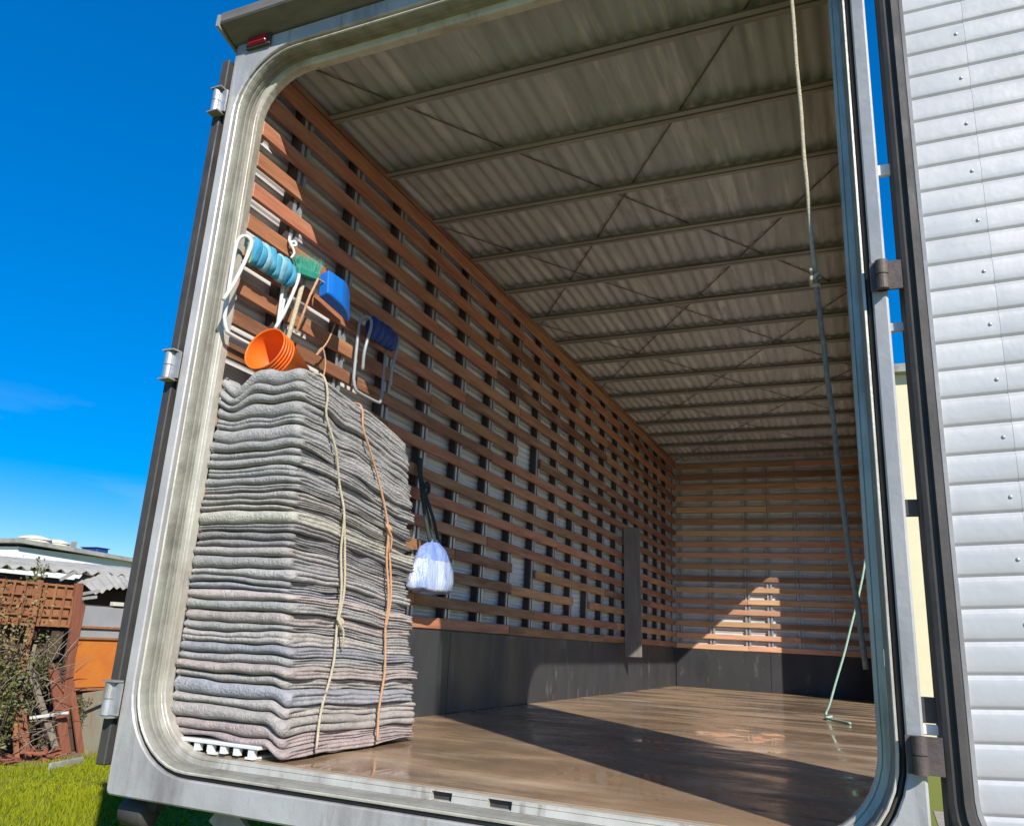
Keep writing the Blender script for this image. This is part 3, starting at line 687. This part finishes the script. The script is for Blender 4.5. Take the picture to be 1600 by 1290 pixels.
def dpf(a, bb, c): # a along length (+: lip, pointing right and down), b width, c height
    O = Vector((.105, .545, 2.005)); e1 = Vector((.10, .80, -.12)).normalized(); e3 = Vector((.95, -.14, .25)); e3 = (e3-e1*e3.dot(e1)).normalized(); e2 = e3.cross(e1)
    return O + e1*a + e2*bb + e3*c
b = MB()
b.add([dpf(*p) for p in ((-.10, -.07, 0), (.11, -.09, 0), (.11, .09, 0), (-.10, .07, 0), (-.10, -.07, .055), (.04, -.085, .05), (.11, -.09, .012), (.11, .09, .012), (.04, .085, .05), (-.10, .07, .055), (-.07, -.06, .062), (-.07, .06, .062), (.0, -.07, .062), (.0, .07, .062))],
      [(0, 3, 2, 1), (0, 1, 6, 5, 4), (2, 3, 9, 8, 7), (0, 4, 9, 3), (4, 10, 11, 9), (4, 5, 12, 10), (9, 11, 13, 8), (10, 12, 13, 11), (5, 8, 13, 12), (1, 2, 7, 6), (5, 6, 7, 8)])
b.build('pan', 'blue', dp, bevel=.004)
MB().tube([dpf(-.095, 0, .03), dpf(-.13, .01, .02), Vector((.11, .37, 1.93)), Vector((.12, .30, 1.72))], .006, 8).build('pan_handle', 'ropep', dp)
# pink string loop
o = MB().tube(catmull([(.06, .645, 1.905), (.065, .60, 1.80), (.06, .565, 1.74), (.058, .535, 1.70), (.06, .57, 1.75), (.066, .60, 1.68), (.07, .585, 1.58), (.075, .55, 1.54), (.08, .50, 1.52)], 6), .0042, 6).build('twine', 'ropep')
tag(o, 'thin pinkish twine looped on the slats between the two chairs', 'twine')

# ---- bag on a dark rope
bg = thing('hanging_bag', 'blue and white plastic bag hung by dark rope beside the blankets', 'bag', (.12, 1.78, .69))
vs = []; n = 30; lv = [(.0, .70), (.004, .95), (.018, 1.04), (.06, 1.02), (.12, .93), (.175, .82)]
for h, s in lv:
    for k in range(n):
        th = 2*math.pi*k/n; wv = 1+.07*math.sin(th*7+h*9)*(.4+h*3)+.20*noise.noise((math.cos(th)*1.7, math.sin(th)*1.7, h*9))
        vs.append((.115+.085*s*wv*math.cos(th), 1.715+.20*s*wv*math.sin(th), .685+h+.012*noise.noise((math.cos(th)*2, math.sin(th)*2, 1))))
fs = [(i*n+k, i*n+(k+1) % n, (i+1)*n+(k+1) % n, (i+1)*n+k) for i in range(len(lv)-1) for k in range(n)] + [tuple(range(n))[::-1]]
MB().add(vs, fs, True).build('bag_body', 'bag', bg)
vs = []; lv = [(.1755, .822), (.21, .72), (.24, .60), (.262, .40), (.280, .22), (.295, .13)]
for h, s in lv:
    for k in range(n):
        th = 2*math.pi*k/n; wv = 1+.07*math.sin(th*7+h*9)*(.4+h*3)+.20*noise.noise((math.cos(th)*1.7, math.sin(th)*1.7, h*9))
        vs.append((.115+.085*s*wv*math.cos(th), 1.715+.20*s*wv*math.sin(th), .685+h+.012*noise.noise((math.cos(th)*2, math.sin(th)*2, 1))))
fs = [(i*n+k, i*n+(k+1) % n, (i+1)*n+(k+1) % n, (i+1)*n+k) for i in range(len(lv)-1) for k in range(n)]
MB().add(vs, fs, True).build('bag_collar', 'bagblue', bg)
MB().tube([(.115+.014*math.cos(a/12*6.283), 1.715+.036*math.sin(a/12*6.283), .972) for a in range(12)], .007, 6, closed=True).build('bag_tie', 'ropedk', bg)
for dy, y1 in ((-.05, 1.64), (.0, 1.65), (.06, 1.66)):
    MB().tube(catmull([(.115, 1.715+dy, .965), (.09, 1.68+dy*.9, 1.10), (.06, 1.645+dy*.4, 1.24), (.03, y1, 1.33), (.012, y1-.01, 1.455)], 5), .010 if dy else .007, 7).build('bag_cord', 'ropedk', bg)
MB().tube(catmull([(.05, 1.62, 1.27), (.075, 1.66, 1.30), (.06, 1.70, 1.26), (.045, 1.66, 1.23), (.07, 1.63, 1.26), (.06, 1.68, 1.31), (.05, 1.64, 1.22)], 5), .011, 7).build('cord_knot', 'ropedk', bg)

# ---- grey plank on the wall
b = MB(); b.board((.115, 6.12, .355), (.095, 6.05, 1.69), .175, .035, (.25, -1, 0)); o = b.build('wall_plank', 'plank', bevel=.004); tag(o, 'long grey plank propped upright against the slatted wall near the far end', 'plank')

# ---- ropes by the right jamb
def wig(P, amp, n=6): return [p + Vector((noise.noise((i*.35, 1, 2)), noise.noise((i*.35, 5, 2)), 0))*amp for i, p in enumerate(catmull(P, n))]
rp = thing('hanging_rope', 'long pale rope hanging from the roof beside the right door post', 'rope', (2.33, .02, .6))
MB().tube(wig([(2.278, .015, 2.98), (2.287, .015, 2.6), (2.296, .02, 2.2), (2.303, .03, 1.88), (2.312, .045, 1.58)], .002), .0062, 8).build('rope_length', 'ropec', rp)
MB().tube(wig([(2.312, .045, 1.58), (2.322, .05, 1.40), (2.338, .05, 1.14), (2.352, .05, .85), (2.372, .05, .60), (2.385, .05, .42)], .002), .0075, 8).build('rope_length', 'ropebr', rp)
K = [Vector((2.312, .045, 1.56)) + Vector((.012*math.cos(a*1.3), .012*math.sin(a*1.9), .028*math.sin(a*.5))) for a in [k*.5 for k in range(28)]]
MB().tube(K, .006, 7).build('knot', 'ropec', rp)
o = MB().tube(wig([(2.40, 4.98, 1.30), (2.33, 4.98, 1.0), (2.20, 4.98, .55), (2.06, 4.98, .12), (2.02, 4.98, .012), (2.07, 4.80, .011), (2.04, 4.55, .011), (2.14, 4.35, .011), (2.22, 4.2, .011)], .002), .009, 8).build('slack_rope', 'ropeg')
tag(o, 'pale green slack rope slanting down to the floor deep inside', 'rope')

# ================================================================== YARD BEYOND, LEFT
FX = -6.4
# lattice panel
lt = thing('iron_lattice', 'rusty square iron lattice panel on the yard fence', 'lattice', (FX, 4.2, .3))
for z in (.335, .445, .555, .665, .795): MB().box(FX-.012, FX+.012, 3.55, 4.60, z-.012, z+.012).build('bar', 'rust', lt)
for y in [3.56+.13*k for k in range(9)]: MB().box(FX+.0125, FX+.03, y-.010, y+.010, .32, .81).build('bar', 'rust', lt)
MB().box(FX-.03, FX-.016, 3.55, 4.6, .33, .8).build('back_sheet', 'rust', lt)
def post_thing(y0, y1, z0, z1, wdt, m, label, x=FX, name='fence_post', cat='post', thk=.05):
    b = MB(); b.board((x, y0, z0), (x, y1, z1), wdt, thk); o = b.build(name, m, bevel=.004); return tag(o, label, cat)
post_thing(4.82, 4.625, GZ, .84, .10, 'redwood', 'tall rust red post between the lattice and the gate', FX+.03)
post_thing(4.10, 4.09, -.2, .83, .06, 'rust', 'thin rusty post in front of the lattice', FX+.06)
# gate
gt = thing('yard_gate', 'patched gate with two grey sheets over an orange rusted panel', 'gate', (FX, 5.05, GZ))
MB().box(FX-.02, FX-.008, 4.66, 5.42, -1.08, .60).build('gate_back', 'brown', gt)
MB().box(FX-.007, FX+.012, 4.69, 5.40, .345, .585).build('grey_sheet', 'greysh', gt, bevel=.003)
MB().box(FX-.007, FX+.010, 4.72, 5.36, .215, .325).build('grey_sheet', 'greysh', gt, bevel=.003)
MB().box(FX-.007, FX+.014, 4.79, 5.36, -.37, .195).build('orange_panel', 'rustor', gt, bevel=.004)
for z in (.205, .335, -.39): MB().box(FX+.0145, FX+.04, 4.68, 5.42, z-.014, z+.014).build('rail', 'rust', gt, bevel=.002)
for y in (4.735, 5.395): MB().box(FX+.0145, FX+.05, y-.025, y+.025, -.37, .60).build('stile', 'redwood', gt, bevel=.002)
b = MB(); b.board((FX+.05, 5.27, GZ), (FX+.03, 5.20, -.41), .46, .02); o = b.build('green_board', 'greenbd', bevel=.003); tag(o, 'mossy greenish board leaning under the orange gate panel', 'board')
o = MB().board((FX+.09, 4.98, -.62), (FX+.09, 5.35, -.50), .022, .02).build('thin_stick', 'wood'); tag(o, 'thin pale stick lying across the mossy board', 'stick')
# planks and scrap
for a_, c_, wv, m_, lb in (
  ((FX+.10, 4.74, GZ), (FX+.02, 4.06, .10), .075, 'wood', 'long pale timber leaning below the lattice'),
  ((FX+.13, 5.02, GZ), (FX+.02, 4.78, -.30), .08, 'redwood', 'reddish board leaning at the foot of the gate'),
  ((FX+.08, 4.86, GZ), (FX+.0, 4.52, -.12), .12, 'redwood', 'wide reddish board leaning against the tall fence post'),
  ((FX+.20, 4.28, GZ), (FX+.06, 4.10, -.36), .10, 'redwood', 'short dark red board among the weeds at far left'),
  ((FX+.26, 4.12, GZ), (FX+.12, 4.02, -.45), .05, 'rust', 'rusty iron strip beside the short red board'),
  ((FX+.02, 4.20, -.4), (FX+.0, 4.24, .12), .03, 'wood', 'short upright grey stake below the lattice'),
  ((FX+.15, 4.25, -.66), (FX+.15, 4.72, -.63), .03, 'white', 'pale horizontal batten in front of the scrap'),
  ((FX+.30, 4.95, GZ+.03), (FX+.22, 5.75, GZ+.03), .06, 'wood', 'pale timber lying at the foot of the gate'),
  ((FX+.85, 4.05, GZ+.03), (FX+.72, 4.55, GZ+.03), .07, 'fibro', 'short grey plank lying on the grass')):
    b = MB(); b.board(a_, c_, wv, .03); o = b.build('scrap_board', m_, bevel=.003); tag(o, lb, 'board')
for k in range(26):
    y = random.uniform(3.6, 4.75); x = FX+random.uniform(-.1, .42); z = GZ+random.uniform(.02, .10); a = random.uniform(0, 3.1); l_ = random.uniform(.06, .2)
    d = Vector((math.cos(a), math.sin(a), random.uniform(-.2, .4)))
    if k == 0: rub = MB()
    rub.board(Vector((x, y, z))-d*l_, Vector((x, y, z))+d*l_, random.uniform(.02, .07), random.uniform(.01, .04), (0, .2, 1))
o = rub.build('scrap_rubble', 'redwood'); tag(o, 'heap of broken timber scrap at the foot of the fence', 'rubble'); o['kind'] = 'stuff'
for k in range(7):
    z0 = random.uniform(-1.0, -.2)
    if k == 0: rub = MB()
    rub.board((FX-.25, 3.4+k*.2, GZ), (FX-.2, 3.45+k*.2+random.uniform(-.2, .2), .3), .14, .02)
o = rub.build('fence_backing', 'brown'); tag(o, 'dark timber palings behind the scrap and weeds', 'paling'); o['kind'] = 'stuff'

# weeds
def weed(label, c, rx, ry, h, nleaf, m, seed, ls=.035, stems=7):
    t = thing('weed_bush', label, 'bush', c, 'weeds along the yard fence'); rg = random.Random(seed); c = Vector(c); b = MB(); tips = []
    for k in range(stems):
        a = rg.uniform(0, 6.28); q = rg.uniform(.2, 1); tip = c+Vector((math.cos(a)*rx*q, math.sin(a)*ry*q, h*rg.uniform(.6, 1)))
        P = catmull([c+Vector((rg.uniform(-.04, .04), rg.uniform(-.04, .04), 0)), lerp(c, tip, .5)+Vector((0, 0, .05)), tip], 4); b.tube(P, [.008*(1-.7*i/len(P)) for i in range(len(P))], 5); tips.append(P)
    st = b.build('stems', 'stem', t); st['kind'] = 'stuff'
    b = MB()
    for k in range(nleaf):
        P = rg.choice(tips); p = rg.choice(P[2:]) + Vector((rg.gauss(0, rx*.22), rg.gauss(0, ry*.22), rg.gauss(0, h*.07)))
        d = Vector((rg.uniform(-1, 1), rg.uniform(-1, 1), rg.uniform(-.5, .8))).normalized(); q = d.orthogonal().normalized(); q.rotate(Matrix.Rotation(rg.uniform(0, 6.28), 3, d)); s = ls*rg.uniform(.6, 1.3)
        b.add([p, p+d*s*.5+q*s*.28, p+d*s, p+d*s*.5-q*s*.28], [(0, 1, 2, 3)])
    lv_ = b.build('leaves', m, t, fix=False); lv_['kind'] = 'stuff'
weed('tall mixed green and brown weeds at the left edge before the lattice', (FX+.12, 3.75, GZ), .3, .35, 1.85, 1500, 'leafdry', 1, .045, 12)
weed('green leafy weed low at the left edge of the yard', (FX+.22, 3.85, GZ), .22, .3, 1.2, 900, 'leaf', 2, .05, 9)
weed('green weed growing through the gap below the lattice', (FX-.08, 4.40, GZ), .12, .22, 1.35, 700, 'leaf', 3, .045, 8)
weed('small leafy sapling standing up before the shed eave', (FX-.25, 4.25, .3), .12, .16, .78, 260, 'leaf', 4, .05, 6)
weed('small green weed at the foot of the gate', (FX+.08, 4.98, -.9), .05, .07, .45, 120, 'leaf', 6, .04, 4)

b = MB(); rg = random.Random(44)
for k in range(150):
    y = rg.uniform(3.5, 4.6); p = Vector((FX+rg.uniform(-.12, .3), y, GZ+rg.uniform(0, 1.2))); d = Vector((rg.uniform(-.4, .4), rg.uniform(-1, 1), rg.uniform(-.3, 1))).normalized()*rg.uniform(.12, .45)
    b.tube([p, p+d*.5+Vector((0, rg.uniform(-.04, .04), .02)), p+d], [.006, .0045, .002], 4)
o = b.build('dry_twigs', 'wood'); tag(o, 'tangle of dry twigs among the weeds below the lattice', 'twigs'); o['kind'] = 'stuff'
# shed behind the fence
sh = thing('garden_shed', 'low brown shed under a grey corrugated roof behind the fence', 'shed', (-8.2, 5.2, GZ))
vs = []; n = 160
for i in range(n):
    y = 2.6+5.6*i/(n-1); s = .028*math.sin(2*math.pi*y/.177); e = .05*noise.noise((y*.6, 0, 0))
    zb = .955+.035*(y-3.6)*.9
    vs += [(-6.75+e, y, zb+s), (-9.9, y, zb+.24+s), (-6.75+e, y, zb+s-.012), (-9.9, y, zb+.228+s)]
fs = []
for k in range(n-1):
    a, c = 4*k, 4*k+4; fs += [(a, a+1, c+1, c), (a+2, c+2, c+3, a+3), (a, c, c+2, a+2)]
MB().add(vs, fs, True).build('corrugated_roof', 'fibro', sh, fix=False)
MB().box(-7.6, -7.5, 2.7, 8.1, GZ, .93).build('shed_wall', 'brown', sh)
MB().box(-9.8, -7.6, 2.72, 2.8, GZ, 1.0).build('shed_wall', 'brown', sh)
MB().box(-7.0, -6.93, 2.65, 8.2, .80, .9).build('eave_beam', 'brown', sh)
aw = thing('small_awning', 'small pale corrugated awning sheet under the shed eave', 'awning', (-6.6, 5.5, .7)); vs = []; n = 70
for i in range(n):
    y = 4.98+1.5*i/(n-1); s = .018*math.sin(2*math.pi*y/.10); q = smooth(4.98, 5.25, y)
    vs += [(-6.48, y, .74+.09*q+s*.9), (-6.70, y, .86+.13*q+s), (-6.95, y, .90+.14*q+s)]
MB().add(vs, [f for k in range(n-1) for f in ((3*k, 3*k+1, 3*k+4, 3*k+3), (3*k+1, 3*k+2, 3*k+5, 3*k+4))], True).build('awning_sheet', 'fibro', aw, fix=False)
MB().box(-6.94, -6.90, 5.0, 6.4, GZ, .82).build('awning_wall', 'brown', aw)
for a_, c_, lb in (((-6.45, 4.42, .86), (-6.45, 4.62, .98), 'pale stick poking up behind the lattice'), ((-6.42, 4.72, .66), (-6.42, 4.95, .70), 'pale bent scrap lying on top of the gate'), ((-6.42, 4.74, .72), (-6.42, 4.98, .78), 'pale broken batten under the small awning')):
    o = MB().board(a_, c_, .035, .02).build('pale_stick', 'fibro'); tag(o, lb, 'stick')
o = MB().box(FX-.04, FX+.04, 5.18, 5.33, .605, .655).build('timber_block', 'tank', bevel=.004); tag(o, 'small pale block resting on top of the gate', 'block')

# far white building with tanks
wb = thing('white_building', 'distant white building with a flat grey roof behind the shed', 'building', (-17, 13, GZ))
MB().box(-19, -16, 10.5, 17.5, GZ, 1.98).build('wall', 'whitewall', wb)
b = MB(); b.prism([(10.35, 2.06), (10.35, 2.16), (17.6, 1.96), (17.6, 1.86)], lambda y, z, x: (x, y, z), -19.2, -15.8); b.build('roof', 'fibro', wb)
for y, r_, h_, lb in ((11.15, .36, .14, 'left'), (11.75, .30, .12, 'right')):
    tk = thing('water_tank', f'squat cream water tank on the white roof, {lb} of the pair', 'tank', (-16.4, y, 2.10), 'cream water tanks on the white roof')
    MB().lathe((-16.4, y, 2.08), (0, 0, 1), [(0, .001), (0, r_*.93), (h_, r_), (h_, r_*.97), (h_, .001)], 28).build('tank_body', 'tank', tk)
    MB().lathe((-16.4, y, 2.08+h_+.002), (0, 0, 1), [(0, r_*1.05), (.04, r_*1.05), (.10, r_*.4), (.11, .001)], 28).build('lid', 'tank', tk)
tk = thing('water_tank', 'dark blue water tank on the white building roof', 'tank', (-16.4, 12.9, 2.08))
MB().box(-16.7, -16.1, 12.72, 13.08, 2.02, 2.22).build('tank_body', 'tankb', tk, bevel=.02); MB().box(-16.72, -16.08, 12.70, 13.10, 2.222, 2.245).build('lid', 'tankb', tk, bevel=.006)
MB().box(-16.2, -16.05, 12.0, 12.06, 2.05, 2.3).build('vent_pipe', 'fibro', wb)
cg = thing('cream_gable', 'distant cream house gable at the far left edge', 'house', (-18, 9.4, GZ))
b = MB(); b.prism([(8.0, GZ), (10.2, GZ), (10.2, 1.56), (9.6, 1.95), (8.0, 1.6)], lambda y, z, x: (x, y, z), -19, -17.5); b.build('wall', 'cream', cg)
b = MB(); b.prism([(7.8, 1.56), (9.6, 2.0), (10.3, 1.58), (10.3, 1.63), (9.6, 2.06), (7.8, 1.62)], lambda y, z, x: (x, y, z), -19.1, -17.4); b.build('roof', 'fibro', cg)

# cream building on the right, seen through the door gap
cb = thing('cream_building', 'cream rendered building seen through the gap beside the right door', 'building', (8, 14, GZ))
MB().box(2.95, 14, 14, 19, GZ, 5.80).build('wall', 'cream', cb); MB().box(2.75, 14.2, 13.8, 19.2, 5.80, 5.96).build('roof_slab', 'fibro', cb)
for x in (5, 8, 11):
    wn = MB().box(x, x+1.2, 13.97, 13.998, 1.2, 2.6).build('window', 'whitewall', cb); MB().box(x+.08, x+1.12, 13.95, 13.968, 1.28, 2.52).build('pane', 'tankb', wn)
